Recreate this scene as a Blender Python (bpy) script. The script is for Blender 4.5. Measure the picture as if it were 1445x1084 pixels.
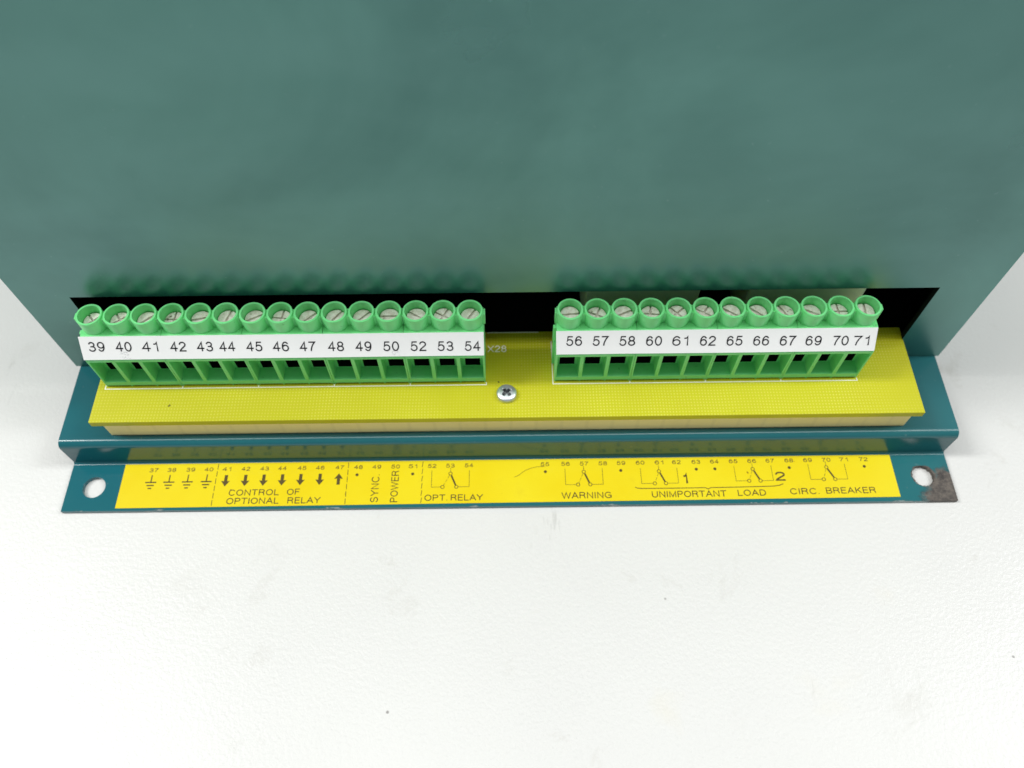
import bpy, bmesh, math, random
from mathutils import Vector, Matrix

for o in list(bpy.data.objects):
    bpy.data.objects.remove(o)
scene = bpy.context.scene
col = scene.collection
random.seed(7)
MM = 0.001                     # everything below is written in millimetres


def V(x, y, z):
    return Vector((x * MM, y * MM, z * MM))


# ------------------------------------------------------------------ camera
cam_d = bpy.data.cameras.new('camera')
cam = bpy.data.objects.new('camera', cam_d)
col.objects.link(cam)
cam_d.sensor_fit = 'HORIZONTAL'
cam_d.sensor_width = 36.0
cam_d.lens = 36.0 * 1153.7 / 1445.0
cam_d.clip_start = 0.005
cam_d.clip_end = 20.0
cam.location = V(0.939, -93.55, 156.975)
cam.rotation_euler = (0.5352, 0.0026, -0.0123)
cam_d.dof.use_dof = True
cam_d.dof.focus_distance = 0.150
cam_d.dof.aperture_fstop = 17.0
scene.camera = cam

# ------------------------------------------------------------------ room light
world = bpy.data.worlds.new('World')
scene.world = world
world.use_nodes = True
wbg = world.node_tree.nodes['Background']
wbg.inputs['Color'].default_value = (0.93, 0.97, 1.0, 1)
wbg.inputs['Strength'].default_value = 0.25


def area(name, loc, target, sx, sy, power, color):
    l = bpy.data.lights.new(name, 'AREA')
    l.shape = 'RECTANGLE'
    l.size = sx
    l.size_y = sy
    l.energy = power
    l.color = color
    o = bpy.data.objects.new(name, l)
    col.objects.link(o)
    o.location = loc
    d = Vector(target) - Vector(loc)
    o.rotation_euler = d.to_track_quat('-Z', 'Y').to_euler()
    return o


area('ceiling_lamp', (0.14, 0.02, 1.30), (0.14, 0.0199, 0), 2.4, 0.30, 12.5, (1.0, 0.99, 0.97))
area('left_lamp', (-0.92, 0.06, 1.02), (0, -0.01, 0), 0.16, 0.5, 10.0, (1.0, 0.995, 0.98))
area('right_lamp', (1.05, 0.08, 1.0), (0, -0.01, 0), 0.2, 0.5, 6.5, (0.98, 0.99, 1.0))

scene.view_settings.view_transform = 'Standard'
scene.view_settings.look = 'None'
scene.view_settings.exposure = 0.08
scene.view_settings.gamma = 1.0
scene.render.resolution_x = 1024
scene.render.resolution_y = 768
scene.render.engine = 'CYCLES'


# ------------------------------------------------------------------ material tools
class NT:
    def __init__(s, name):
        s.m = bpy.data.materials.new(name)
        s.m.use_nodes = True
        s.t = s.m.node_tree
        s.b = s.t.nodes['Principled BSDF']
        s._c = None

    def n(s, kind, **kw):
        nd = s.t.nodes.new(kind)
        for k, v in kw.items():
            setattr(nd, k, v)
        return nd

    def L(s, a, b):
        s.t.links.new(a, b)

    def coord(s, rnd=False):
        c = s.n('ShaderNodeTexCoord')
        out = c.outputs['Object']
        if rnd:
            oi = s.n('ShaderNodeObjectInfo')
            ad = s.n('ShaderNodeVectorMath', operation='ADD')
            s.L(out, ad.inputs[0])
            s.L(oi.outputs['Random'], ad.inputs[1])
            out = ad.outputs[0]
        return out

    def noise(s, vec, scale, detail=3, rough=0.5, dist=0.0):
        t = s.n('ShaderNodeTexNoise')
        t.inputs['Scale'].default_value = scale
        t.inputs['Detail'].default_value = detail
        t.inputs['Roughness'].default_value = rough
        t.inputs['Distortion'].default_value = dist
        s.L(vec, t.inputs['Vector'])
        return t.outputs['Fac']

    def ramp(s, fac, a, b, c0=0.0, c1=1.0):
        r = s.n('ShaderNodeMapRange')
        r.inputs['From Min'].default_value = a
        r.inputs['From Max'].default_value = b
        r.inputs['To Min'].default_value = c0
        r.inputs['To Max'].default_value = c1
        s.L(fac, r.inputs['Value'])
        return r.outputs['Result']

    def mix(s, fac, a, b):
        m = s.n('ShaderNodeMix', data_type='RGBA')
        if isinstance(fac, (int, float)):
            m.inputs[0].default_value = fac
        else:
            s.L(fac, m.inputs[0])
        for i, v in ((6, a), (7, b)):
            if isinstance(v, tuple):
                m.inputs[i].default_value = (*v, 1)
            else:
                s.L(v, m.inputs[i])
        return m.outputs[2]

    def math(s, op, a, b=None):
        m = s.n('ShaderNodeMath', operation=op)
        for i, v in enumerate((a, b)):
            if v is None:
                continue
            if isinstance(v, (int, float)):
                m.inputs[i].default_value = v
            else:
                s.L(v, m.inputs[i])
        return m.outputs[0]

    def bump(s, h, dist, strength=1.0, prev=None):
        b = s.n('ShaderNodeBump')
        b.inputs['Distance'].default_value = dist
        b.inputs['Strength'].default_value = strength
        s.L(h, b.inputs['Height'])
        if prev is not None:
            s.L(prev, b.inputs['Normal'])
        return b.outputs['Normal']

    def set(s, color=None, rough=None, metal=None, spec=None, normal=None, coat=None, sss=None, coat_rough=None, tint=None, ior=None):
        if ior:
            s.b.inputs['IOR'].default_value = ior
        if tint:
            s.b.inputs['Specular Tint'].default_value = (*tint, 1)
        I = s.b.inputs
        for key, v in (('Base Color', color), ('Roughness', rough), ('Metallic', metal), ('Specular IOR Level', spec),
                       ('Coat Weight', coat), ('Coat Roughness', coat_rough)):
            if v is None:
                continue
            if isinstance(v, tuple):
                I[key].default_value = (*v, 1)
            elif isinstance(v, (int, float)):
                I[key].default_value = v
            else:
                s.L(v, I[key])
        if normal is not None:
            s.L(normal, I['Normal'])
        if sss:
            I['Subsurface Weight'].default_value = sss[0]
            I['Subsurface Radius'].default_value = (1, 1, 1)
            I['Subsurface Scale'].default_value = sss[1]
        return s.m


# teal enamel
TEAL = (0.006, 0.112, 0.140)


def teal_paint(name, chips=False, rough=0.23, cols=None):
    A, B, C_ = cols or (TEAL, (0.016, 0.138, 0.150), (0.014, 0.112, 0.13))
    k = NT(name)
    c = k.coord()
    blot = k.noise(c, 17, 5, 0.6, 0.4)
    st = k.n('ShaderNodeMapping')
    st.inputs['Scale'].default_value = (0.5, 1, 1.5)
    k.L(c, st.inputs['Vector'])
    wash = k.noise(st.outputs[0], 26, 4, 0.55, 0.9)
    base = k.mix(k.ramp(blot, 0.35, 0.7), A, B)
    base = k.mix(k.ramp(wash, 0.35, 0.65, 0, 0.7), base, C_)
    r = k.ramp(k.noise(c, 16, 4, 0.6, 1.0), 0.3, 0.7, rough - 0.03, rough + 0.09)
    fine = k.noise(c, 1500, 2)
    nrm = k.bump(fine, 0.00002, 0.25)
    dust = k.ramp(k.noise(c, 900, 1), 0.74, 0.80, 0, 0.35)
    base = k.mix(dust, base, (0.12, 0.2, 0.2))
    if not chips:
        sp = k.ramp(k.math('ADD', k.math('MULTIPLY', blot, 0.6), k.math('MULTIPLY', wash, 0.6)), 0.46, 0.74, 0.66, 1.12)
        return k.set(base, r, spec=sp, normal=nrm, tint=(0.52, 1.0, 0.92), ior=1.84)
    sep = k.n('ShaderNodeSeparateXYZ')
    k.L(c, sep.inputs[0])
    # bare corner at the right front, wear with a ragged outline
    d = k.n('ShaderNodeVectorMath', operation='DISTANCE')
    k.L(c, d.inputs[0])
    d.inputs[1].default_value = (0.0932, -0.0300, 0.0008)
    rag = k.math('MULTIPLY', k.noise(c, 420, 5, 0.7), 0.0075)
    dd = k.math('ADD', d.outputs['Value'], rag)
    corner = k.ramp(k.math('ADD', dd, k.math('MULTIPLY', k.noise(c, 1400, 4, 0.8), 0.0022)), 0.0130, 0.0113)
    # chips along the front edge
    edge = k.ramp(sep.outputs['Y'], -0.02945, -0.02985)
    stretch = k.n('ShaderNodeMapping')
    stretch.inputs['Scale'].default_value = (0.35, 1, 1)
    k.L(c, stretch.inputs['Vector'])
    cn = k.ramp(k.noise(stretch.outputs[0], 330, 4, 0.65), 0.56, 0.60)
    chip = k.math('MULTIPLY', edge, cn)
    # ragged ring round the right mounting hole
    d2 = k.n('ShaderNodeVectorMath', operation='DISTANCE')
    k.L(c, d2.inputs[0])
    d2.inputs[1].default_value = (0.0868, -0.0243, 0.0008)
    ring = k.ramp(k.math('ADD', d2.outputs['Value'], k.math('MULTIPLY', k.noise(c, 800, 4, 0.7), 0.0016)), 0.00335, 0.0032)
    lo = k.ramp(sep.outputs['Z'], 0.0012, 0.0010)
    bare = k.math('MULTIPLY', k.math('MAXIMUM', k.math('MAXIMUM', corner, ring), k.math('MULTIPLY', chip, 0.5)), lo)
    metal = k.mix(k.ramp(k.noise(c, 700, 5, 0.75), 0.35, 0.65), (0.012, 0.008, 0.006), (0.12, 0.10, 0.08))
    light = k.mix(k.ramp(chip, 0.5, 0.9), metal, (0.42, 0.44, 0.42))
    base = k.mix(bare, base, light)
    r = k.math('MAXIMUM', r, k.math('MULTIPLY', bare, 0.5))
    nb = k.bump(bare, 0.00008, -0.6, nrm)
    return k.set(base, r, spec=0.55, normal=nb)


M = {}
M['teal_case'] = teal_paint('teal_enamel_case', rough=0.29, cols=((0.016, 0.096, 0.088), (0.050, 0.165, 0.148), (0.004, 0.060, 0.062)))
M['teal_plate'] = teal_paint('teal_enamel_plate', True, rough=0.15)


def simple(name, color, rough=0.5, metal=0.0, spec=0.5):
    k = NT(name)
    c = k.coord(True)
    f = k.ramp(k.noise(c, 400, 3), 0.3, 0.7, 0.0, 1.0)
    dark = tuple(v * 0.86 for v in color)
    return k.set(k.mix(f, dark, color), rough, metal, spec)


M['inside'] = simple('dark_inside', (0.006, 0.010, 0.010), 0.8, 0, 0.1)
M['ink'] = simple('black_ink', (0.018, 0.018, 0.022), 0.6, 0, 0.2)
M['ink_olive'] = simple('olive_ink', (0.085, 0.058, 0.008), 0.5, 0, 0.3)
M['ink_thin'] = simple('thin_olive_ink', (0.12, 0.08, 0.010), 0.5, 0, 0.3)
M['silk_and_edge'] = simple('white_silkscreen_and_lit_edge', (0.92, 0.92, 0.80), 0.6)  # board print; also draws the light on the board's back edge
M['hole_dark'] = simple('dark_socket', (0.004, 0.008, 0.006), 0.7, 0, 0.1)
M['clamp'] = simple('dull_clamp_metal', (0.10, 0.07, 0.05), 0.5, 0.6)


def green_plastic():
    k = NT('green_plastic')
    c = k.coord(True)
    f = k.noise(c, 260, 3, 0.55)
    colr = k.mix(k.ramp(f, 0.3, 0.7), (0.18, 0.76, 0.26), (0.22, 0.80, 0.31))
    oi = k.n('ShaderNodeObjectInfo')
    colr = k.mix(k.ramp(oi.outputs['Random'], 0, 1, 0, 0.16), colr, (0.09, 0.50, 0.14))
    colr = k.mix(k.ramp(k.noise(c, 420, 4, 0.7), 0.55, 0.75, 0, 0.22), colr, (0.36, 0.80, 0.42))
    dirt = k.ramp(k.noise(c, 1100, 3, 0.6), 0.66, 0.74, 0, 0.35)
    colr = k.mix(dirt, colr, (0.03, 0.22, 0.05))
    n = k.bump(k.noise(c, 2500, 2), 0.00001, 0.3)
    return k.set(colr, 0.36, spec=0.45, normal=n, sss=(0.12, 0.0006))


M['green'] = green_plastic()


def screw_metal():
    k = NT('nickel_screw')
    c = k.coord(True)
    f = k.noise(c, 1300, 4, 0.65)
    colr = k.mix(k.ramp(f, 0.42, 0.66), (0.80, 0.77, 0.71), (0.60, 0.55, 0.47))
    colr = k.mix(k.ramp(k.noise(c, 600, 4, 0.7, 0.8), 0.62, 0.70), colr, (0.12, 0.09, 0.05))
    n = k.bump(k.noise(c, 1600, 3), 0.00004, 0.5)
    return k.set(colr, 0.45, 0.05, normal=n)


M['screw'] = screw_metal()


def zinc():
    k = NT('zinc_plated_steel')
    c = k.coord()
    f = k.noise(c, 900, 3, 0.6)
    colr = k.mix(f, (0.48, 0.53, 0.54), (0.66, 0.70, 0.71))
    return k.set(colr, k.ramp(f, 0.3, 0.7, 0.32, 0.45), 0.8)


M['zinc'] = zinc()
M['recess'] = simple('shaded_recess_metal', (0.24, 0.26, 0.27), 0.45, 0.7)  # darker screw metal, with the shade inside the cross put into the colour


def pcb():
    k = NT('yellow_glass_fibre_board')
    c = k.coord()
    sep = k.n('ShaderNodeSeparateXYZ')
    k.L(c, sep.inputs[0])
    wob = k.math('MULTIPLY', k.noise(c, 110, 3), 5.0)
    sx = k.math('SINE', k.math('ADD', k.math('MULTIPLY', sep.outputs['X'], 2 * math.pi / 0.00062), wob))
    sy = k.math('SINE', k.math('ADD', k.math('MULTIPLY', sep.outputs['Y'], 2 * math.pi / 0.00068), wob))
    top = k.ramp(sep.outputs['Z'], 0.01535, 0.0154)
    weave = k.math('MULTIPLY', k.ramp(sx, -0.6, 0.9), k.ramp(sy, -0.6, 0.9))
    w = k.math('MULTIPLY', k.ramp(weave, 0.0, 1.0), top)
    big = k.noise(c, 22, 3, 0.5)
    colr = k.mix(k.ramp(big, 0.35, 0.65), (0.46, 0.445, 0.006), (0.53, 0.515, 0.010))
    amt = k.ramp(k.noise(c, 45, 2), 0.3, 0.65, 0.04, 0.36)
    colr = k.mix(k.math('MULTIPLY', w, amt), colr, (0.88, 0.86, 0.26))
    speck = k.ramp(k.noise(c, 620, 2, 0.5), 0.765, 0.80)
    colr = k.mix(speck, colr, (0.10, 0.08, 0.01))
    n = k.bump(w, 0.00002, 0.5)
    return k.set(colr, 0.38, spec=0.4, normal=n, sss=(0.15, 0.001))


M['pcb'] = pcb()


def bar_mat():
    k = NT('cream_spacer_plastic')
    c = k.coord()
    sep = k.n('ShaderNodeSeparateXYZ')
    k.L(c, sep.inputs[0])
    s = k.math('SINE', k.math('MULTIPLY', sep.outputs['X'], 2 * math.pi / 0.0051))
    s = k.ramp(s, 0.80, 1.0, 0, 0.10)
    colr = k.mix(k.noise(c, 60, 3), (0.86, 0.72, 0.28), (0.92, 0.80, 0.38))
    colr = k.mix(s, colr, (0.40, 0.33, 0.13))
    return k.set(colr, 0.45, sss=(0.2, 0.0015))


M['bar'] = bar_mat()


def paper():
    k = NT('white_label_paper')
    c = k.coord()
    f = k.ramp(k.noise(c, 120, 4), 0.55, 0.75, 0, 0.35)
    colr = k.mix(f, (0.93, 0.94, 0.93), (0.86, 0.88, 0.88))
    mark = k.ramp(k.noise(c, 700, 4, 0.7), 0.72, 0.78, 0, 0.35)
    colr = k.mix(mark, colr, (0.5, 0.5, 0.5))
    # pencil smudges under 40 and 50
    rag = k.math('MULTIPLY', k.noise(c, 1500, 4, 0.7), 0.003)
    for px, py, r in ((-0.0718, 0.0011, 0.0026), (-0.0205, 0.0010, 0.0024)):
        d = k.n('ShaderNodeVectorMath', operation='DISTANCE')
        k.L(c, d.inputs[0])
        d.inputs[1].default_value = (px, py, 0.0001)
        sm = k.math('MULTIPLY', k.ramp(k.math('ADD', d.outputs['Value'], rag), r, r - 0.0006), k.ramp(k.noise(c, 2600, 3, 0.6), 0.45, 0.6, 0, 0.5))
        colr = k.mix(sm, colr, (0.42, 0.42, 0.44))
    return k.set(colr, 0.45, spec=0.3)


M['paper'] = paper()


def sticker():
    k = NT('yellow_sticker_film')
    c = k.coord()
    f = k.noise(c, 35, 4, 0.6)
    colr = k.mix(k.ramp(f, 0.35, 0.7), (0.72, 0.56, 0.004), (0.75, 0.635, 0.016))
    grime = k.ramp(k.noise(c, 140, 5, 0.7), 0.60, 0.78, 0, 0.3)
    colr = k.mix(grime, colr, (0.58, 0.40, 0.01))
    speck = k.ramp(k.noise(c, 800, 2), 0.765, 0.80)
    colr = k.mix(speck, colr, (0.25, 0.14, 0.01))
    n = k.bump(k.noise(c, 70, 2), 0.0003, 0.4)
    return k.set(colr, 0.22, spec=0.5, normal=n)


M['sticker'] = sticker()


def relay_mat():
    k = NT('pale_relay_cover')
    c = k.coord()
    return k.set(k.mix(k.noise(c, 100, 2), (0.58, 0.78, 0.60), (0.70, 0.86, 0.70)), 0.35)


M['relay'] = relay_mat()


def table_mat():
    k = NT('white_tabletop_laminate')
    c = k.coord()
    g = k.noise(c, 1250, 2, 0.5)
    g2 = k.noise(c, 2200, 2, 0.5)
    colr = k.mix(k.ramp(k.noise(c, 7, 4, 0.6), 0.35, 0.7), (0.685, 0.69, 0.668), (0.63, 0.635, 0.618))
    # faint smudges
    sm = k.math('MULTIPLY', k.ramp(k.noise(c, 55, 6, 0.72, 0.5), 0.60, 0.74, 0, 1), k.ramp(k.noise(c, 14, 2), 0.40, 0.58, 0, 0.62))
    colr = k.mix(sm, colr, (0.50, 0.49, 0.45))
    warm = k.math('MULTIPLY', k.ramp(k.noise(c, 38, 4, 0.6), 0.62, 0.74, 0, 1), k.ramp(k.noise(c, 9, 2), 0.45, 0.6, 0, 0.22))
    colr = k.mix(warm, colr, (0.66, 0.60, 0.42))
    # scratches
    mp = k.n('ShaderNodeMapping')
    mp.inputs['Rotation'].default_value = (0, 0, 0.6)
    mp.inputs['Scale'].default_value = (1, 0.22, 1)
    k.L(c, mp.inputs['Vector'])
    sc = k.math('MULTIPLY', k.ramp(k.noise(mp.outputs[0], 130, 5, 0.7, 0.6), 0.65, 0.72, 0, 0.5), k.ramp(k.noise(c, 20, 2), 0.5, 0.6))
    colr = k.mix(sc, colr, (0.42, 0.42, 0.40))
    vo = k.n('ShaderNodeTexVoronoi')
    vo.inputs['Scale'].default_value = 95
    k.L(c, vo.inputs['Vector'])
    dot = k.ramp(vo.outputs['Distance'], 0.034, 0.018, 0, 0.75)
    sepc = k.n('ShaderNodeSeparateColor')
    k.L(vo.outputs['Color'], sepc.inputs[0])
    keep = k.ramp(sepc.outputs[0], 0.52, 0.95)
    colr = k.mix(k.math('MULTIPLY', dot, keep), colr, (0.16, 0.15, 0.14))
    h = k.math('ADD', g, k.math('MULTIPLY', g2, 0.4))
    n = k.bump(h, 0.00012, 0.55)
    return k.set(colr, 0.32, spec=0.42, normal=n)


M['table'] = table_mat()


# ------------------------------------------------------------------ mesh tools
def finish(bm, name, mat, parent=None, loc=(0, 0, 0), rot=(0, 0, 0), smooth=35, mats=None):
    bmesh.ops.remove_doubles(bm, verts=bm.verts, dist=1e-6)
    bmesh.ops.recalc_face_normals(bm, faces=bm.faces)
    me = bpy.data.meshes.new(name)
    bm.to_mesh(me)
    bm.free()
    for m in (mats or [mat]):
        me.materials.append(M[m])
    if smooth:
        me.polygons.foreach_set('use_smooth', [True] * len(me.polygons))
        me.set_sharp_from_angle(angle=math.radians(smooth))
    o = bpy.data.objects.new(name, me)
    col.objects.link(o)
    o.location = V(*loc)
    o.rotation_euler = rot
    if parent is not None:
        o.parent = parent
    return o


def bevel(o, w, seg=2, ang=40):
    b = o.modifiers.new('bevel', 'BEVEL')
    b.width = w * MM
    b.segments = seg
    b.limit_method = 'ANGLE'
    b.angle_limit = math.radians(ang)
    b.harden_normals = False
    return o


def quad(bm, *pts, mi=0):
    f = bm.faces.new([bm.verts.new(V(*p)) for p in pts])
    f.material_index = mi
    return f


def box(bm, x0, x1, y0, y1, z0, z1, mi=0):
    c = [(x, y, z) for z in (z0, z1) for y in (y0, y1) for x in (x0, x1)]
    vs = [bm.verts.new(V(*p)) for p in c]
    for f in ((0, 2, 3, 1), (4, 5, 7, 6), (0, 1, 5, 4), (2, 6, 7, 3), (0, 4, 6, 2), (1, 3, 7, 5)):
        fc = bm.faces.new([vs[i] for i in f])
        fc.material_index = mi


def prism(bm, pts, z0, z1, mi=0):
    a = [bm.verts.new(V(x, y, z0)) for x, y in pts]
    b = [bm.verts.new(V(x, y, z1)) for x, y in pts]
    n = len(pts)
    bm.faces.new(a[::-1]).material_index = mi
    bm.faces.new(b).material_index = mi
    for i in range(n):
        bm.faces.new([a[i], a[(i + 1) % n], b[(i + 1) % n], b[i]]).material_index = mi


def label(o, text):
    o['label'] = text
    return o


# ------------------------------------------------------------------ table
bm = bmesh.new()
quad(bm, (-900, -700, 0), (900, -700, 0), (900, 900, 0), (-900, 900, 0))
quad(bm, (-900, -700, -25), (-900, 900, -25), (900, 900, -25), (900, -700, -25))
for a, b in (((-900, -700), (900, -700)), ((900, -700), (900, 900)), ((900, 900), (-900, 900)), ((-900, 900), (-900, -700))):
    quad(bm, (*a, -25), (*b, -25), (*b, 0), (*a, 0))
table = finish(bm, 'tabletop', 'table', smooth=0)
table['kind'] = 'structure'
label(table, 'white textured tabletop with faint smudges and specks')

# ------------------------------------------------------------------ the control unit
unit = bpy.data.objects.new('control_unit', None)
unit.empty_display_size = 0.02
col.objects.link(unit)
unit['label'] = 'teal metal control unit with green screw terminals on its yellow board'
unit['category'] = 'control unit'

# ---- case
XB0, XB1, ZB0, ZB1, YB = -91.4, 93.2, 8.85, 99.0, 120.0
SX0, SX1, SZ0, SZ1 = -81.6, 82.75, 13.0, 33.1
bm = bmesh.new()
t = 1.2
xs = [XB0, SX0, SX1, XB1]
zs = [ZB0, SZ0, SZ1, ZB1]
for y in (0, t):
    for i in range(3):
        for j in range(3):
            if i == 1 and j == 1:
                continue
            quad(bm, (xs[i], y, zs[j]), (xs[i + 1], y, zs[j]), (xs[i + 1], y, zs[j + 1]), (xs[i], y, zs[j + 1]), mi=1 if y else 0)
quad(bm, (SX0, 0, SZ0), (SX0, t, SZ0), (SX0, t, SZ1), (SX0, 0, SZ1), mi=1)
quad(bm, (SX1, 0, SZ0), (SX1, 0, SZ1), (SX1, t, SZ1), (SX1, t, SZ0), mi=1)
quad(bm, (SX0, 0, SZ1), (SX0, t, SZ1), (SX1, t, SZ1), (SX1, 0, SZ1), mi=1)
quad(bm, (SX0, 0, SZ0), (SX1, 0, SZ0), (SX1, t, SZ0), (SX0, t, SZ0), mi=1)
# outer skin
quad(bm, (XB0, 0, ZB0), (XB0, 0, ZB1), (XB0, YB, ZB1), (XB0, YB, ZB0))
quad(bm, (XB1, 0, ZB0), (XB1, YB, ZB0), (XB1, YB, ZB1), (XB1, 0, ZB1))
quad(bm, (XB0, 0, ZB1), (XB1, 0, ZB1), (XB1, YB, ZB1), (XB0, YB, ZB1))
quad(bm, (XB0, YB, ZB0), (XB0, YB, ZB1), (XB1, YB, ZB1), (XB1, YB, ZB0))
quad(bm, (XB0, 0, ZB0), (XB0, YB, ZB0), (XB1, YB, ZB0), (XB1, 0, ZB0))
case = finish(bm, 'case', 'teal_case', unit, mats=['teal_case', 'inside'], smooth=0)
label(case, 'tall teal painted metal case front with a wide dark slot')
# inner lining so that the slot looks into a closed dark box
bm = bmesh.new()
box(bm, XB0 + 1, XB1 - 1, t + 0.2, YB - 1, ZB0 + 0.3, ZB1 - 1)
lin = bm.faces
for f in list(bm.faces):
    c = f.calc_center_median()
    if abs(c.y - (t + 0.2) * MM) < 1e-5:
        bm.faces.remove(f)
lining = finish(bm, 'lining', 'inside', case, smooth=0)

# relays inside behind the slot
for x0, x1 in ((16.3, 38.9), (48.4, 71.6)):
    bm = bmesh.new()
    box(bm, x0, x1, 3.6, 19, 16.6, 44)
    r = finish(bm, 'relay', 'relay', unit, smooth=0)
    bevel(r, 0.4)
    label(r, 'pale relay cover seen through the slot')

# ---- mounting plate (bent sheet with holes)
XL, XR, YF, T, ZS = -90.5, 92.5, -29.95, 0.95, 8.8
YR = -19.0


def arc(cy, cz, r, a0, a1, n=6):
    return [(cy + r * math.cos(math.radians(a0 + (a1 - a0) * i / n)), cz + r * math.sin(math.radians(a0 + (a1 - a0) * i / n))) for i in range(n + 1)]


ro, ri = 1.5, 0.55
top = [(-20.1 - 0.001, T)]
top = arc(YR - 0.6, T + 0.6, 0.6, -90, 0, 5) + arc(YR + ro, ZS - ro, ro, 180, 90, 7) + [(YB, ZS)]
bot = arc(YR - 0.6, T + 0.6, 0.6 + T, -90, 0, 5) + arc(YR + ro, ZS - ro, ro - T, 180, 90, 7) + [(YB, ZS - T)]
bm = bmesh.new()
for pr, s in ((top, 1), (bot, -1)):
    for a, b in zip(pr[:-1], pr[1:]):
        quad(bm, (XL, *a), (XR, *a), (XR, *b), (XL, *b))
for X in (XL, XR):
    for i in range(len(top) - 1):
        quad(bm, (X, *top[i]), (X, *top[i + 1]), (X, *bot[i + 1]), (X, *bot[i]))
quad(bm, (XL, *top[-1]), (XR, *top[-1]), (XR, *bot[-1]), (XL, *bot[-1]))
# flange with two round holes
Y2 = YR - 0.6
holes = [(-85.0, -24.7, 2.3, 0.0), (86.8, -24.4, 2.3, 0.22)]
split = [(XL, -79.5), (81.2, XR)]


def rect_hole(x0, x1, y0, y1, hx, hy, r, rag):
    N = 40
    angs = [2 * math.pi * i / N for i in range(N)]
    angs += [math.atan2(cy - hy, cx - hx) % (2 * math.pi) for cx in (x0, x1) for cy in (y0, y1)]
    angs = sorted(set(round(a, 5) for a in angs))
    inn, out = [], []
    rr = random.Random(3)
    for a in angs:
        c, s = math.cos(a), math.sin(a)
        q = r + (rr.uniform(-rag, rag * 0.3) if rag else 0)
        inn.append((hx + q * c, hy + q * s))
        ts = []
        if c > 1e-9: ts.append((x1 - hx) / c)
        if c < -1e-9: ts.append((x0 - hx) / c)
        if s > 1e-9: ts.append((y1 - hy) / s)
        if s < -1e-9: ts.append((y0 - hy) / s)
        k = min(ts)
        out.append((hx + k * c, hy + k * s))
    n = len(angs)
    for i in range(n):
        j = (i + 1) % n
        for z in (0.0, T):
            quad(bm, (*inn[i], z), (*out[i], z), (*out[j], z), (*inn[j], z))
        quad(bm, (*inn[i], 0), (*inn[j], 0), (*inn[j], T), (*inn[i], T))
        for q0, q1 in ((out[i], out[j]),):
            onfront = abs(q0[1] - YF) < 1e-4 and abs(q1[1] - YF) < 1e-4
            onside = (abs(q0[0] - XL) < 1e-4 and abs(q1[0] - XL) < 1e-4) or (abs(q0[0] - XR) < 1e-4 and abs(q1[0] - XR) < 1e-4)
            if onfront or onside:
                quad(bm, (*q0, 0), (*q1, 0), (*q1, T), (*q0, T))


rect_hole(XL, -79.5, YF, Y2, *holes[0])
rect_hole(81.2, XR, YF, Y2, *holes[1])
for z in (0.0, T):
    quad(bm, (-79.5, YF, z), (81.2, YF, z), (81.2, Y2, z), (-79.5, Y2, z))
quad(bm, (-79.5, YF, 0), (81.2, YF, 0), (81.2, YF, T), (-79.5, YF, T))
plate = finish(bm, 'mounting_plate', 'teal_plate', unit, smooth=30)
plate.location = V(0, 0, 0.03)
bevel(plate, 0.16, 2, 60)
label(plate, 'stepped teal base plate with a round hole at each end and a chipped corner')

# ---- spacer bar
bm = bmesh.new()
box(bm, -79.9, 81.4, -16.75, -12.5, 8.86, 13.80)
bar = finish(bm, 'spacer_bar', 'bar', unit, smooth=0)
bevel(bar, 0.12)
label(bar, 'cream plastic bar under the board')

# ---- circuit board
ZP = 15.44
bm = bmesh.new()
box(bm, -81.65, 82.95, -17.3, 3.08, 13.84, ZP)
board = finish(bm, 'circuit_board', 'pcb', unit, smooth=0)
bevel(board, 0.08, 1)
label(board, 'yellow glass fibre circuit board')


def strip_mesh(bm, pts, w, z0, z1, mi=0, closed=False):
    """a flat line of width w along the points, mitred at the joints"""
    P = []
    for p in pts:
        p = Vector(p)
        if not P or (p - P[-1]).length > 1e-4:
            P.append(p)
    if closed and (P[0] - P[-1]).length < 1e-3:
        P.pop()
    n = len(P)
    sides = []
    for i in range(n):
        a = P[i - 1] if (i > 0 or closed) else None
        b = P[(i + 1) % n] if (i < n - 1 or closed) else None
        d0 = (P[i] - a).normalized() if a is not None else None
        d1 = (b - P[i]).normalized() if b is not None else None
        d0 = d0 if d0 is not None else d1
        d1 = d1 if d1 is not None else d0
        n0, n1 = Vector((-d0.y, d0.x)), Vector((-d1.y, d1.x))
        m = n0 + n1
        if m.length < 0.3:
            m = n1.copy()
        m.normalize()
        k = min(1 / max(0.2, m.dot(n1)), 2.2) * w / 2
        c = P[i].copy()
        if not closed and i == 0:
            c -= d1 * w * 0.3
        if not closed and i == n - 1:
            c += d0 * w * 0.3
        sides.append((c + m * k, c - m * k))
    V4 = [[bm.verts.new(V(q.x, q.y, z)) for q in s_ for z in (z0, z1)] for s_ in sides]
    for i in range(n if closed else n - 1):
        A, B = V4[i], V4[(i + 1) % n]
        for f in ((A[1], A[3], B[3], B[1]), (A[0], B[0], B[2], A[2]), (A[0], A[1], B[1], B[0]), (A[2], B[2], B[3], A[3])):
            bm.faces.new(f).material_index = mi
    if not closed:
        for A in (V4[0], V4[-1]):
            bm.faces.new((A[0], A[1], A[3], A[2])).material_index = mi


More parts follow.
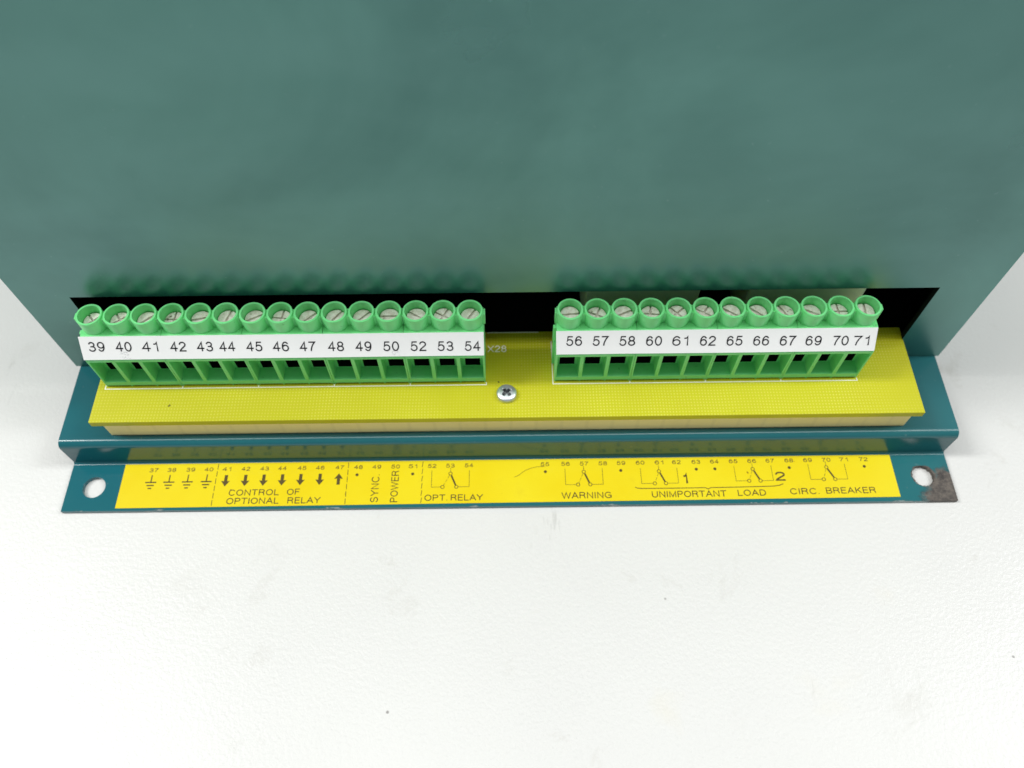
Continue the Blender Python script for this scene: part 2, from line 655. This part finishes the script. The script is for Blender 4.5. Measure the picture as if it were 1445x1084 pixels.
# white printed outlines of the blocks, with the little ticks between modules
BL, BR, YO = -79.85, 10.10, -9.16
bm = bmesh.new()
for x0, n in ((BL, 5), (BR, 4)):
    x1 = x0 + n * 15.24
    strip_mesh(bm, [(x0 - 0.25, 0.5), (x0 - 0.25, -9.72), (x1 + 0.1, -9.72), (x1 + 0.1, -9.2)], 0.20, ZP - 0.01, ZP + 0.02)
    for k in range(1, n):
        strip_mesh(bm, [(x0 + 15.24 * k, -9.72), (x0 + 15.24 * k, -9.25)], 0.2, ZP - 0.01, ZP + 0.021)
strip_mesh(bm, [(-3.4, 2.9), (7.2, 2.9)], 0.22, ZP - 0.01, ZP + 0.02)  # light caught by the board's cut back edge, drawn as a white line
finish(bm, 'printed_outline_and_lit_edge', 'silk_and_edge', board, smooth=0)


# ------------------------------------------------------------------ lettering
def el(cx, cy, rx, ry, a0, a1, n=None):
    n = n or max(4, int(abs(a1 - a0) / 18))
    return [(cx + rx * math.cos(math.radians(a0 + (a1 - a0) * i / n)), cy + ry * math.sin(math.radians(a0 + (a1 - a0) * i / n))) for i in range(n + 1)]


def C_(pts):
    return ('c', pts)


SIX = [C_(el(.28, .32, .24, .32, 0, 360)), [(.04, .32)] + el(.29, .5, .25, .5, 172, 42)]
GL = {
    '0': (.56, [C_(el(.28, .5, .245, .5, 0, 360))]),
    '1': (.46, [[(.10, .79), (.20, .81), (.27, .86), (.31, 1), (.31, 0)]]),
    '2': (.56, [el(.28, .73, .235, .27, 172, -32) + [(.10, .16), (.04, 0), (.53, 0)]]),
    '3': (.56, [el(.27, .75, .21, .25, 160, -80), [(.19, .515), (.29, .515)] + el(.28, .265, .24, .265, 75, -162)]),
    '4': (.58, [[(.40, 0), (.40, 1), (.03, .30), (.56, .30)]]),
    '5': (.56, [[(.49, 1), (.14, 1), (.07, .49)] + el(.27, .33, .25, .33, 128, -160)]),
    '6': (.56, SIX),
    '7': (.54, [[(.03, 1), (.52, 1), (.36, .72), (.25, .42), (.20, .2), (.18, 0)]]),
    '8': (.56, [C_(el(.28, .755, .205, .245, 0, 360)), C_(el(.28, .26, .245, .26, 0, 360))]),
    'A': (.70, [[(0, 0), (.35, 1), (.70, 0)], [(.13, .34), (.57, .34)]]),
    'B': (.66, [[(.06, .52), (.40, .52)] + el(.38, .26, .26, .26, 90, -90) + [(.06, 0), (.06, 1), (.36, 1)] + el(.36, .76, .23, .24, 90, -90)]),
    'C': (.74, [el(.39, .5, .35, .5, 40, 320)]),
    'D': (.72, [C_([(.06, 0), (.06, 1)] + el(.33, .5, .35, .5, 90, -90))]),
    'E': (.60, [[(.58, 0), (.06, 0), (.06, 1), (.57, 1)], [(.06, .53), (.53, .53)]]),
    'F': (.56, [[(.06, 0), (.06, 1), (.55, 1)], [(.06, .51), (.48, .51)]]),
    'G': (.78, [el(.40, .5, .36, .5, 42, 318) + [(.72, .12), (.72, .47), (.42, .47)]]),
    'I': (.14, [[(.07, 0), (.07, 1)]]),
    'K': (.66, [[(.06, 0), (.06, 1)], [(.60, 1), (.08, .38)], [(.26, .58), (.64, 0)]]),
    'L': (.54, [[(.06, 1), (.06, 0), (.53, 0)]]),
    'M': (.82, [[(.06, 0), (.06, 1), (.41, .05), (.76, 1), (.76, 0)]]),
    'N': (.72, [[(.06, 0), (.06, 1), (.66, 0), (.66, 1)]]),
    'O': (.78, [C_(el(.39, .5, .36, .5, 0, 360))]),
    'P': (.64, [[(.06, 0), (.06, 1), (.36, 1)] + el(.36, .74, .24, .26, 90, -90) + [(.08, .48)]]),
    'R': (.70, [[(.06, 0), (.06, 1), (.38, 1)] + el(.38, .76, .24, .24, 90, -90) + [(.08, .52)], [(.40, .51), (.56, .40), (.60, .2), (.64, 0)]]),
    'S': (.66, [el(.33, .745, .26, .255, 22, 235) + el(.33, .265, .29, .265, 62, -158)]),
    'T': (.64, [[(0, 1), (.64, 1)], [(.32, 1), (.32, 0)]]),
    'U': (.72, [[(.06, 1)] + el(.36, .33, .30, .33, 180, 360) + [(.66, 1)]]),
    'W': (1.0, [[(0, 1), (.25, 0), (.5, 1), (.75, 0), (1, 1)]]),
    'X': (.64, [[(0, 0), (.62, 1)], [(.62, 0), (0, 1)]]),
    'Y': (.68, [[(0, 1), (.34, .45), (.68, 1)], [(.34, .45), (.34, 0)]]),
    '.': (.12, [[(.06, 0), (.06, .035)]]),
}
nine = []
for st in SIX:
    cl = st[0] == 'c'
    pp = [(.56 - x, 1 - y) for x, y in (st[1] if cl else st)]
    nine.append(C_(pp) if cl else pp)
GL['9'] = (.56, nine)


def write(name, body, x0, x1, y0, y1, z, mat, parent, w=0.19, turn=False, gap=.17):
    """letters fitted to the printed rectangle; turn = reads upwards"""
    adv, strokes = 0.0, []
    for ch in body:
        gw, sts = GL[ch]
        for st in sts:
            cl = st[0] == 'c'
            strokes.append((cl, [(adv + x, y) for x, y in (st[1] if cl else st)]))
        adv += gw + gap
    ax = min(x for _, p in strokes for x, y in p)
    bx = max(x for _, p in strokes for x, y in p)
    cx, cy = (x0 + x1) / 2, (y0 + y1) / 2
    bm = bmesh.new()
    h = w / 2
    for i, (cl, p) in enumerate(strokes):
        out = []
        for x, y in p:
            u = (x - ax) / max(1e-6, bx - ax)
            if turn:
                q = (x1 - h - y * (x1 - x0 - w), y0 + h + u * (y1 - y0 - w))
            else:
                q = (x0 + h + u * (x1 - x0 - w), y0 + h + y * (y1 - y0 - w))
            out.append((q[0] - cx, q[1] - cy))
        strip_mesh(bm, out, w, 0, 0.012 + 0.003 * (i % 3), closed=cl)
    return finish(bm, name, mat, parent, (cx, cy, z), smooth=0)


write('printed_lettering', 'X28', -3.35, 0.55, -1.95, -0.35, ZP + 0.005, 'silk_and_edge', board, 0.2)

# ---- board screw (pan head, cross recess)
bm = bmesh.new()
NR, NA, RH = 20, 56, 2.0
rings = []
for i in range(NR + 1):
    r = RH * i / NR
    row = []
    for j in range(NA):
        a = 2 * math.pi * j / NA
        x, y = r * math.cos(a), r * math.sin(a)
        h = 0.62 + 0.55 * math.sqrt(max(0, 1 - (r / RH) ** 2.6))
        b = a + math.radians(48)
        u, v = abs(r * math.cos(b)), abs(r * math.sin(b))
        lobe = max(min(1, (1.0 - u) / 0.22) * min(1, (0.33 - v) / 0.07), min(1, (1.0 - v) / 0.22) * min(1, (0.33 - u) / 0.07))
        inside = u < 1.0 and v < 0.33 or v < 1.0 and u < 0.33
        if inside:
            h -= 1.1 * max(0, min(1, lobe))
        row.append(bm.verts.new(V(x, y, h)))
        if i == 0:
            row = row * NA
            break
    rings.append(row)
for i in range(NR):
    for j in range(NA):
        k = (j + 1) % NA
        vs = [rings[i][j], rings[i + 1][j], rings[i + 1][k], rings[i][k]]
        if i == 0:
            vs = [rings[0][0], rings[1][j], rings[1][k]]
        fc = bm.faces.new(vs)
        rc = sum((Vector((v_.co.x, v_.co.y)).length for v_ in vs)) / len(vs) / (RH * MM)
        dome = 0.62 + 0.55 * math.sqrt(max(0, 1 - rc ** 2.6))
        if sum(v_.co.z for v_ in vs) / len(vs) / MM < dome - 0.25 and rc > 0.12:
            fc.material_index = 1  # deep faces take the painted shade
low = [bm.verts.new(V(RH * 0.97 * math.cos(2 * math.pi * j / NA), RH * 0.97 * math.sin(2 * math.pi * j / NA), 0)) for j in range(NA)]
for j in range(NA):
    k = (j + 1) % NA
    bm.faces.new([rings[NR][j], low[j], low[k], rings[NR][k]])
s = finish(bm, 'board_screw', 'zinc', unit, (0.5, -12.1, ZP), smooth=38, mats=['zinc', 'recess'])
label(s, 'shiny cross-head screw holding the yellow board')

# ------------------------------------------------------------------ terminal blocks
W = 5.08
ML = 3 * W


def block_body():
    bm = bmesh.new()
    g = 0.03
    zb, zt, zf = 0.45, 13.80, 9.75     # bottom, ledge top, top of the vertical front
    ys, yk = 2.96, 7.9
    oz0, oz1, dep = 1.75, 9.05, 2.75
    for i in range(3):
        a = i * W + (g if i == 0 else 0)
        b = (i + 1) * W - (g if i == 2 else 0)
        p, q = i * W + 0.36, (i + 1) * W - 0.36
        quad(bm, (a, 0, zb), (b, 0, zb), (q, 0, oz0), (p, 0, oz0))
        quad(bm, (a, 0, zf), (p, 0, oz1), (q, 0, oz1), (b, 0, zf))
        quad(bm, (a, 0, zb), (p, 0, oz0), (p, 0, oz1), (a, 0, zf))
        quad(bm, (b, 0, zb), (b, 0, zf), (q, 0, oz1), (q, 0, oz0))
        # funnel
        fz = oz0 + 0.35
        p2, q2 = p + 0.12, q - 0.12
        quad(bm, (p, 0, oz0), (q, 0, oz0), (q2, dep, fz), (p2, dep, fz))
        quad(bm, (p, 0, oz1), (p2, dep, oz1), (q2, dep, oz1), (q, 0, oz1))
        quad(bm, (p, 0, oz0), (p2, dep, fz), (p2, dep, oz1), (p, 0, oz1))
        quad(bm, (q, 0, oz0), (q, 0, oz1), (q2, dep, oz1), (q2, dep, fz))
        # back of the funnel with a square socket
        h0, h1, hz0, hz1 = (p + q) / 2 - 1.5, (p + q) / 2 + 1.5, fz + 0.12, fz + 3.3
        quad(bm, (p2, dep, fz), (q2, dep, fz), (h1, dep, hz0), (h0, dep, hz0))
        quad(bm, (p2, dep, oz1), (h0, dep, hz1), (h1, dep, hz1), (q2, dep, oz1))
        quad(bm, (p2, dep, fz), (h0, dep, hz0), (h0, dep, hz1), (p2, dep, oz1))
        quad(bm, (q2, dep, fz), (q2, dep, oz1), (h1, dep, hz1), (h1, dep, hz0))
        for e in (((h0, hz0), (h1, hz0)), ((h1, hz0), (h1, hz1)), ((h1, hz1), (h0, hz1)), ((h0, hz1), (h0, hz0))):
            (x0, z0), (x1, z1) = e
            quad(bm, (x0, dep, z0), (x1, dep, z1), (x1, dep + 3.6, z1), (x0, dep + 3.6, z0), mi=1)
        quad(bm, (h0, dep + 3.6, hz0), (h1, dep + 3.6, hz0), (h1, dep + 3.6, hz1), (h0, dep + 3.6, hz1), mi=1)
        # slope, ledge, back, bottom
        quad(bm, (a, 0, zf), (b, 0, zf), (b, ys, zt), (a, ys, zt))
        quad(bm, (a, ys, zt), (b, ys, zt), (b, yk, zt), (a, yk, zt))
        quad(bm, (a, yk, zt), (b, yk, zt), (b, yk, zb), (a, yk, zb))
        quad(bm, (a, 0, zb), (a, yk, zb), (b, yk, zb), (b, 0, zb))
    for X in (g, ML - g):
        f = bm.faces.new([bm.verts.new(V(X, y, z)) for y, z in ((0, zb), (yk, zb), (yk, zt), (ys, zt), (0, zf))])
    # feet standing on the board
    for X in (0.06, W, 2 * W, ML - 0.36):
        box(bm, X - (0.15 if 0.1 < X < ML - 1 else 0), X + 0.30 - (0.15 if 0.1 < X < ML - 1 else 0), 0.04, 7.5, 0.0, 0.44)
    # end webs beside the outer collars
    for a, b in ((g, 0.5), (ML - 0.5, ML - g)):
        box(bm, a, b, 4.6, 6.5, zt - 0.1, zt + 2.95)
    return bm


def collar_mesh():
    bm = bmesh.new()
    N, R1, R0 = 44, 2.46, 2.02
    prof = [(R1, 13.7 - 13.8), (R1, 3.25), (R1 - 0.07, 3.36), (R0 + 0.06, 3.36), (R0, 3.27), (R0, -0.05)]
    rows = [[bm.verts.new(V(r * math.cos(2 * math.pi * j / N), r * math.sin(2 * math.pi * j / N), z)) for j in range(N)] for r, z in prof]
    for a, b in zip(rows[:-1], rows[1:]):
        for j in range(N):
            k = (j + 1) % N
            bm.faces.new([a[j], a[k], b[k], b[j]])
    return bm


def screw_mesh(cross, w=0.26):
    """slotted head: a base disc with proud segments either side of the slot"""
    bm = bmesh.new()
    R, N = 1.84, 40
    circ = [(R * math.cos(2 * math.pi * j / N), R * math.sin(2 * math.pi * j / N)) for j in range(N)]
    prism(bm, circ, 0.0, 0.55)

    def cap(a0, a1, corner=None):
        n = max(4, int((a1 - a0) / (2 * math.pi) * 48))
        out = [(R * math.cos(a0 + (a1 - a0) * i / n), R * math.sin(a0 + (a1 - a0) * i / n)) for i in range(n + 1)]
        if corner:
            out.append(corner)
        lo = [bm.verts.new(V(x, y, 0.56)) for x, y in out]
        mid = [bm.verts.new(V(x, y, 0.98)) for x, y in out]
        hi = [bm.verts.new(V(x * 0.93, y * 0.93, 1.08)) if abs(math.hypot(x, y) - R) < 0.01 else bm.verts.new(V(x, y, 1.08)) for x, y in out]
        m = len(out)
        bm.faces.new(hi)
        bm.faces.new(lo[::-1])
        for A, B in ((lo, mid), (mid, hi)):
            for i in range(m):
                bm.faces.new([A[i], A[(i + 1) % m], B[(i + 1) % m], B[i]])
    e = math.asin(w / R)
    if not cross:
        cap(e, math.pi - e)
        cap(math.pi + e, 2 * math.pi - e)
    else:
        for q in range(4):
            a = q * math.pi / 2
            c, s = math.cos(a), math.sin(a)
            cap(a + e, a + math.pi / 2 - e, (w * c - w * s, w * s + w * c))
    return bm


def tmp_mesh(bm, name, mat, smooth=35, mats=None):
    o = finish(bm, name, mat, None, smooth=smooth, mats=mats)
    me = o.data
    bpy.data.objects.remove(o)
    return me


me_block = tmp_mesh(block_body(), 'terminal_block', 'green', 30, ['green', 'hole_dark'])
me_collar = tmp_mesh(collar_mesh(), 'screw_collar', 'green', 30)
bm = bmesh.new()
box(bm, -0.41, 0.41, -0.95, 0.95, -0.1, 2.95)
me_web = tmp_mesh(bm, 'web', 'green')
me_slot = tmp_mesh(screw_mesh(False), 'clamp_screw', 'screw', 30)
me_cross = tmp_mesh(screw_mesh(True, 0.2), 'clamp_screw', 'screw', 30)
bm = bmesh.new()
box(bm, -1.3, 1.3, 0, 0.8, 0, 1.1)
me_clamp = tmp_mesh(bm, 'wire_clamp', 'clamp')


def link(name, me, parent, loc, rotz=0.0):
    o = bpy.data.objects.new(name, me)
    col.objects.link(o)
    o.parent = parent
    o.location = V(*loc)
    o.rotation_euler = (0, 0, rotz)
    return o


ang_left = [('x', 40), ('x', 35), ('s', 38), ('x', 85), ('s', 14), ('s', 72), ('s', 27), ('x', 82), ('s', 42), ('s', 52), ('s', 44),
            ('s', 2), ('s', -32), ('x', 62), ('s', 58)]
ang_right = [('s', 4), ('x', 66), ('s', 24), ('x', 84), ('x', 40), ('x', 56), ('s', -34), ('s', -38), ('s', -62), ('s', -28), ('x', 92), ('s', 88)]
names_left = ['39', '40', '41', '42', '43', '44', '45', '46', '47', '48', '49', '50', '52', '53', '54']
names_right = ['56', '57', '58', '60', '61', '62', '65', '66', '67', '69', '70', '71']
for x0, angs, nums in ((BL, ang_left, names_left), (BR, ang_right, names_right)):
    for mno in range(len(angs) // 3):
        jit = random.uniform(-0.02, 0.02)
        b = link('terminal_block', me_block, unit, (x0 + mno * ML, YO + jit, ZP + 0.0))
        bevel(b, 0.06, 2, 35)
        label(b, 'green screw terminal block under the numbers %s, %s and %s' % tuple(nums[mno * 3:mno * 3 + 3]))
        for i in range(3):
            cx = (i + 0.5) * W
            link('screw_collar', me_collar, b, (cx, 5.55, 13.79))
            kind, a = angs[mno * 3 + i]
            sc = link('clamp_screw', me_cross if kind == 'x' else me_slot, b, (cx, 5.55, 14.15 + random.uniform(-0.15, 0.25)), math.radians(a))
            sc.rotation_euler = (random.uniform(-0.04, 0.04), random.uniform(-0.04, 0.04), math.radians(a))
            link('wire_clamp', me_clamp, b, (cx, 5.2, 2.2 + random.uniform(0, 0.9)))
            if i < 2:
                link('collar_web', me_web, b, ((i + 1) * W, 5.55, 13.79))
        # dovetail ribs on the outer ends of each row
        if mno == 0:
            bm = bmesh.new()
            box(bm, -0.42, 0.04, 3.9, 4.7, 0.6, 8.6)
            box(bm, -0.55, 0.04, 3.9, 4.7, 8.9, 13.3)
            box(bm, -0.30, 0.04, 4.9, 6.2, 13.5, 16.7)
            bevel(finish(bm, 'end_rib', 'green', b), 0.06)
        if mno == len(angs) // 3 - 1:
            bm = bmesh.new()
            box(bm, ML - 0.04, ML + 0.30, 4.9, 6.2, 13.5, 16.7)
            bevel(finish(bm, 'end_rib', 'green', b), 0.06)

# ---- white number strips on the sloping shoulders
SL = math.atan2(13.80 - 9.75, 2.96)      # slope angle
SLEN = math.hypot(13.80 - 9.75, 2.96)


def slope_frame(lift):
    def fr(x, s):
        y = YO + math.cos(SL) * s - math.sin(SL) * lift
        z = ZP + 9.75 + math.sin(SL) * s + math.cos(SL) * lift
        return (x, y, z), (SL, 0, 0)
    return fr


def number_strip(xa, xb, nums, poss, ts, text):
    fr = slope_frame(0.05)
    bm = bmesh.new()
    n = 60
    rr = random.Random(int(abs(xa)))
    lo, hi = [], []
    for i in range(n + 1):
        u = i / n
        x = xa + (xb - xa) * u
        wv = 0.05 * math.sin(u * 17 + xa) + 0.02 * rr.uniform(-1, 1)
        lo.append((x + (0.12 if i == 0 else 0), 0.22 + 0.02 * math.sin(u * 9), 0.02 + 0.015 * (0.5 + 0.5 * math.sin(u * 23))))
        hi.append((x, SLEN - 0.08, 0.02 + 0.015 * (0.5 + 0.5 * math.sin(u * 31 + 2))))
    mid0 = (xa - 0.06, SLEN * 0.5, 0.02)
    for i in range(n):
        a, b, c, d = lo[i], lo[i + 1], hi[i + 1], hi[i]
        quad(bm, a, b, c, d)
    bmesh.ops.remove_doubles(bm, verts=bm.verts, dist=1e-6)
    r = bmesh.ops.extrude_face_region(bm, geom=bm.faces[:])
    for v in r['geom']:
        if isinstance(v, bmesh.types.BMVert):
            v.co.z += 0.10 * MM
    o = finish(bm, 'number_strip', 'paper', unit, *fr(0, 0), smooth=30)
    label(o, text)
    for nstr, px, tv in zip(nums, poss, ts):
        s = tv * SLEN
        hw, hh = 1.50, 0.98
        w = write('printed_number', nstr, px - hw, px + hw, s - hh, s + hh, 0.16, 'ink', o, 0.23)
    return o


tl = [0.58 - 0.0105 * i for i in range(15)]
tr = [0.59 - 0.011 * i for i in range(12)]
number_strip(-80.1, -3.68, names_left,
             [-77.01, -71.91, -66.94, -61.6, -56.56, -52.31, -47.22, -42.19, -37.12, -31.76, -26.54, -21.3, -16.12, -10.99, -5.83], tl,
             'white paper strip printed with the numbers 39 to 54')
number_strip(10.0, 70.95, names_right,
             [13.45, 18.48, 23.55, 28.64, 33.63, 38.89, 43.97, 49.04, 54.11, 59.03, 64.21, 68.15], tr,
             'white paper strip printed with the numbers 56 to 71')

# ------------------------------------------------------------------ yellow connection sticker
TS = T + 0.03
bm = bmesh.new()
n = 40
sx0, sx1 = -79.55, 80.9


def dy(x):
    return 0.0036 * (x + 75)


for i in range(n):
    xa, xb = sx0 + (sx1 - sx0) * i / n, sx0 + (sx1 - sx0) * (i + 1) / n
    ya0, yb0 = -29.42 + dy(xa) * 0.7, -29.42 + dy(xb) * 0.7
    for z in (TS + 0.01, TS + 0.09):
        quad(bm, (xa, ya0, z), (xb, yb0, z), (xb, -19.62 + dy(xb) * .2, z), (xa, -19.62 + dy(xa) * .2, z))
    quad(bm, (xa, ya0, TS + 0.01), (xb, yb0, TS + 0.01), (xb, yb0, TS + 0.09), (xa, ya0, TS + 0.09))
    quad(bm, (xa, -19.62 + dy(xa) * .2, TS + 0.01), (xa, -19.62 + dy(xa) * .2, TS + 0.09), (xb, -19.62 + dy(xb) * .2, TS + 0.09), (xb, -19.62 + dy(xb) * .2, TS + 0.01))
for X in (sx0, sx1):
    quad(bm, (X, -29.42 + dy(X) * 0.7, TS + 0.01), (X, -29.42 + dy(X) * 0.7, TS + 0.09), (X, -19.62 + dy(X) * .2, TS + 0.09), (X, -19.62 + dy(X) * .2, TS + 0.01))
stick = finish(bm, 'connection_sticker', 'sticker', unit, smooth=30)
label(stick, 'long yellow sticker printed with connection symbols and numbers 37 to 72')
ZI = TS + 0.095


def place(bm, name, x, y, mat):
    """centre the printed mark on its own origin"""
    for v in bm.verts:
        v.co.x -= x * MM
        v.co.y -= y * MM
    return finish(bm, name, mat, stick, (x, y, 0), smooth=0)


numx = {37: -73.33, 38: -69.6, 39: -65.67, 40: -61.88, 41: -58.16, 42: -54.18, 43: -50.28, 44: -46.56, 45: -42.47, 46: -38.67,
        47: -34.59, 48: -30.69, 49: -26.85, 50: -22.92, 51: -19.3, 52: -15.28, 53: -11.47, 54: -7.56, 55: 8.32, 56: 12.62, 57: 16.53,
        58: 20.45, 59: 24.26, 60: 28.28, 61: 32.24, 62: 35.9, 63: 39.99, 64: 43.87, 65: 47.8, 66: 51.7, 67: 55.53, 68: 59.51,
        69: 63.44, 70: 67.35, 71: 71.0, 72: 75.18}
for k, x in numx.items():
    yc = -21.04 + dy(x) + 0.0
    write('printed_number', str(k), x - 0.90, x + 0.90, yc - 0.46, yc + 0.46, ZI, 'ink_thin', stick, 0.145)

Z0, Z1 = ZI, ZI + 0.012
for x in (-73.45, -69.72, -65.9, -62.0):           # earth symbols
    bm = bmesh.new()
    y = 0.0 + dy(x)
    strip_mesh(bm, [(x, -22.25 + y), (x, -23.7 + y)], 0.24, Z0, Z1)
    strip_mesh(bm, [(x - 1.05, -23.8 + y), (x + 1.05, -23.8 + y)], 0.28, Z0, Z1)
    strip_mesh(bm, [(x - 0.66, -24.48 + y), (x + 0.66, -24.48 + y)], 0.28, Z0, Z1)
    strip_mesh(bm, [(x - 0.28, -25.15 + y), (x + 0.28, -25.15 + y)], 0.28, Z0, Z1)
    place(bm, 'printed_earth_symbol', x, -23.7, 'ink_olive')
for x, s in ((-58.0, -1), (-53.95, -1), (-50.15, -1), (-46.3, -1), (-42.5, -1), (-38.5, -1), (-34.6, 1)):
    bm = bmesh.new()
    y = -23.68 + dy(x)
    pts = [(-0.33, -1.28), (0.33, -1.28), (0.33, 0.1), (0.92, 0.02), (0, 1.28), (-0.92, 0.02), (-0.33, 0.1)]
    pts = [(x + a * 1.0, y + b * s) for a, b in pts]
    if s < 0:
        pts = pts[::-1]
    prism(bm, pts, Z0, Z1)
    place(bm, 'printed_arrow', x, y, 'ink_olive')


def W_(body, x0, x1, yb, h, bold=0.19, mat='ink_olive', skew=0.0):
    write('printed_lettering', body, x0, x1, yb, yb + h, ZI, mat, stick, bold)


W_('CONTROL', -56.9, -46.55, -27.0, 1.38)
W_('OF', -44.95, -42.3, -26.97, 1.38)
W_('OPTIONAL', -57.1, -46.35, -28.85, 1.38)
W_('RELAY', -44.6, -37.85, -28.86, 1.38)
write('printed_lettering', 'SYNC.', -27.72, -26.1, -28.8, -22.6, ZI, 'ink_olive', stick, 0.19, turn=True)
write('printed_lettering', 'POWER', -23.65, -22.1, -28.85, -21.85, ZI, 'ink_olive', stick, 0.19, turn=True)
W_('OPT.', -16.6, -11.9, -28.66, 1.38)
W_('RELAY', -11.2, -4.6, -28.68, 1.38)
W_('WARNING', 11.5, 21.75, -28.55, 1.42)
W_('UNIMPORTANT', 30.05, 45.4, -28.55, 1.42)
W_('LOAD', 47.7, 53.5, -28.42, 1.38)
W_('CIRC.', 58.5, 64.45, -28.24, 1.38)
W_('BREAKER', 65.9, 76.1, -28.16, 1.38)
W_('1', 36.9, 37.8, -25.56, 2.3, 0.40)
W_('2', 56.05, 58.15, -25.16, 2.05, 0.34)

for xt, xb in ((-60.07, -60.03), (-32.82, -32.78), (-17.2, -17.34)):
    bm = bmesh.new()
    y = -19.85
    while y > -29.2:
        e = max(y - 1.15, -29.25)
        strip_mesh(bm, [(xt, y), (xb, e)], 0.13, Z0, Z1)
        y -= 1.62
    place(bm, 'printed_dashed_line', xt, -24.5, 'ink_olive')
for x in (-30.85, -19.27, 8.36, 24.09, 39.86, 43.75, 59.3, 75.02):
    bm = bmesh.new()
    y = -22.86 + dy(x) * 1.35
    prism(bm, [(x + 0.33 * math.cos(2 * math.pi * i / 16), y + 0.33 * math.sin(2 * math.pi * i / 16)) for i in range(16)], Z0, Z1)
    place(bm, 'printed_dot', x, y, 'ink_olive')


def ring_mark(bm, x, y, r=0.42, w=0.14):
    N = 20
    for i in range(N):
        a, b = 2 * math.pi * i / N, 2 * math.pi * (i + 1) / N
        prism(bm, [(x + (r - w) * math.cos(a), y + (r - w) * math.sin(a)), (x + r * math.cos(a), y + r * math.sin(a)),
                   (x + r * math.cos(b), y + r * math.sin(b)), (x + (r - w) * math.cos(b), y + (r - w) * math.sin(b))], Z0, Z1)


for xl, a, t_, b, xr, yt, yb in ((-15.28, -12.98, -11.39, -10.13, -7.48, -21.9, -25.62), (12.47, 15.03, 16.36, 17.55, 20.23, -21.85, -25.45),
                                 (28.2, 30.9, 32.03, 33.21, 35.82, -21.95, -25.40), (47.79, 50.49, 51.62, 52.84, 55.52, -21.7, -25.08),
                                 (63.3, 65.97, 67.05, 68.36, 70.96, -21.5, -24.95)):
    bm = bmesh.new()
    ty = yt - 0.72
    ring_mark(bm, a, yb)
    ring_mark(bm, b, yb)
    ring_mark(bm, t_, ty)
    strip_mesh(bm, [(xl, yt), (xl, yb), (a - 0.42, yb)], 0.09, Z0, Z1)
    strip_mesh(bm, [(b + 0.42, yb), (xr, yb), (xr, yt)], 0.09, Z0, Z1)
    strip_mesh(bm, [(t_, yt + 0.55), (t_, ty + 0.42)], 0.09, Z0, Z1)
    # thick lever
    d = Vector((b - t_, yb - ty)).normalized()
    strip_mesh(bm, [(t_ + d.x * 0.55, ty + d.y * 0.55), (b - d.x * 0.52, yb - d.y * 0.52)], 0.36, Z0, Z1)
    d = Vector((a - t_, yb - ty)).normalized()
    ln = math.hypot(a - t_, yb - ty)
    for s0, s1 in ((0.45, 1.15), (1.5, 2.15), (2.45, ln - 0.42)):
        if s1 > s0:
            strip_mesh(bm, [(t_ + d.x * s0, ty + d.y * s0), (t_ + d.x * s1, ty + d.y * s1)], 0.08, Z0, Z1)
    place(bm, 'printed_relay_symbol', t_, (yt + yb) / 2, 'ink_olive')
bm = bmesh.new()
strip_mesh(bm, [(26.8, -26.2), (27.2, -26.42), (28.2, -26.5), (35, -26.52), (41.2, -26.5), (41.78, -26.8), (42.3, -26.5), (50, -26.43), (55.4, -26.33), (56.6, -26.15), (57.35, -25.85)], 0.17, Z0, Z1)
place(bm, 'printed_brace', 42, -26.5, 'ink_olive')
bm = bmesh.new()
strip_mesh(bm, [(1.9, -23.6), (2.9, -23.15), (3.5, -22.6), (4.3, -22.05), (5.4, -21.62), (6.6, -21.35), (7.6, -21.28), (8.3, -21.3)], 0.07, Z0 + 0.02, Z1 + 0.04)
place(bm, 'hair', 5, -22.3, 'ink_olive')
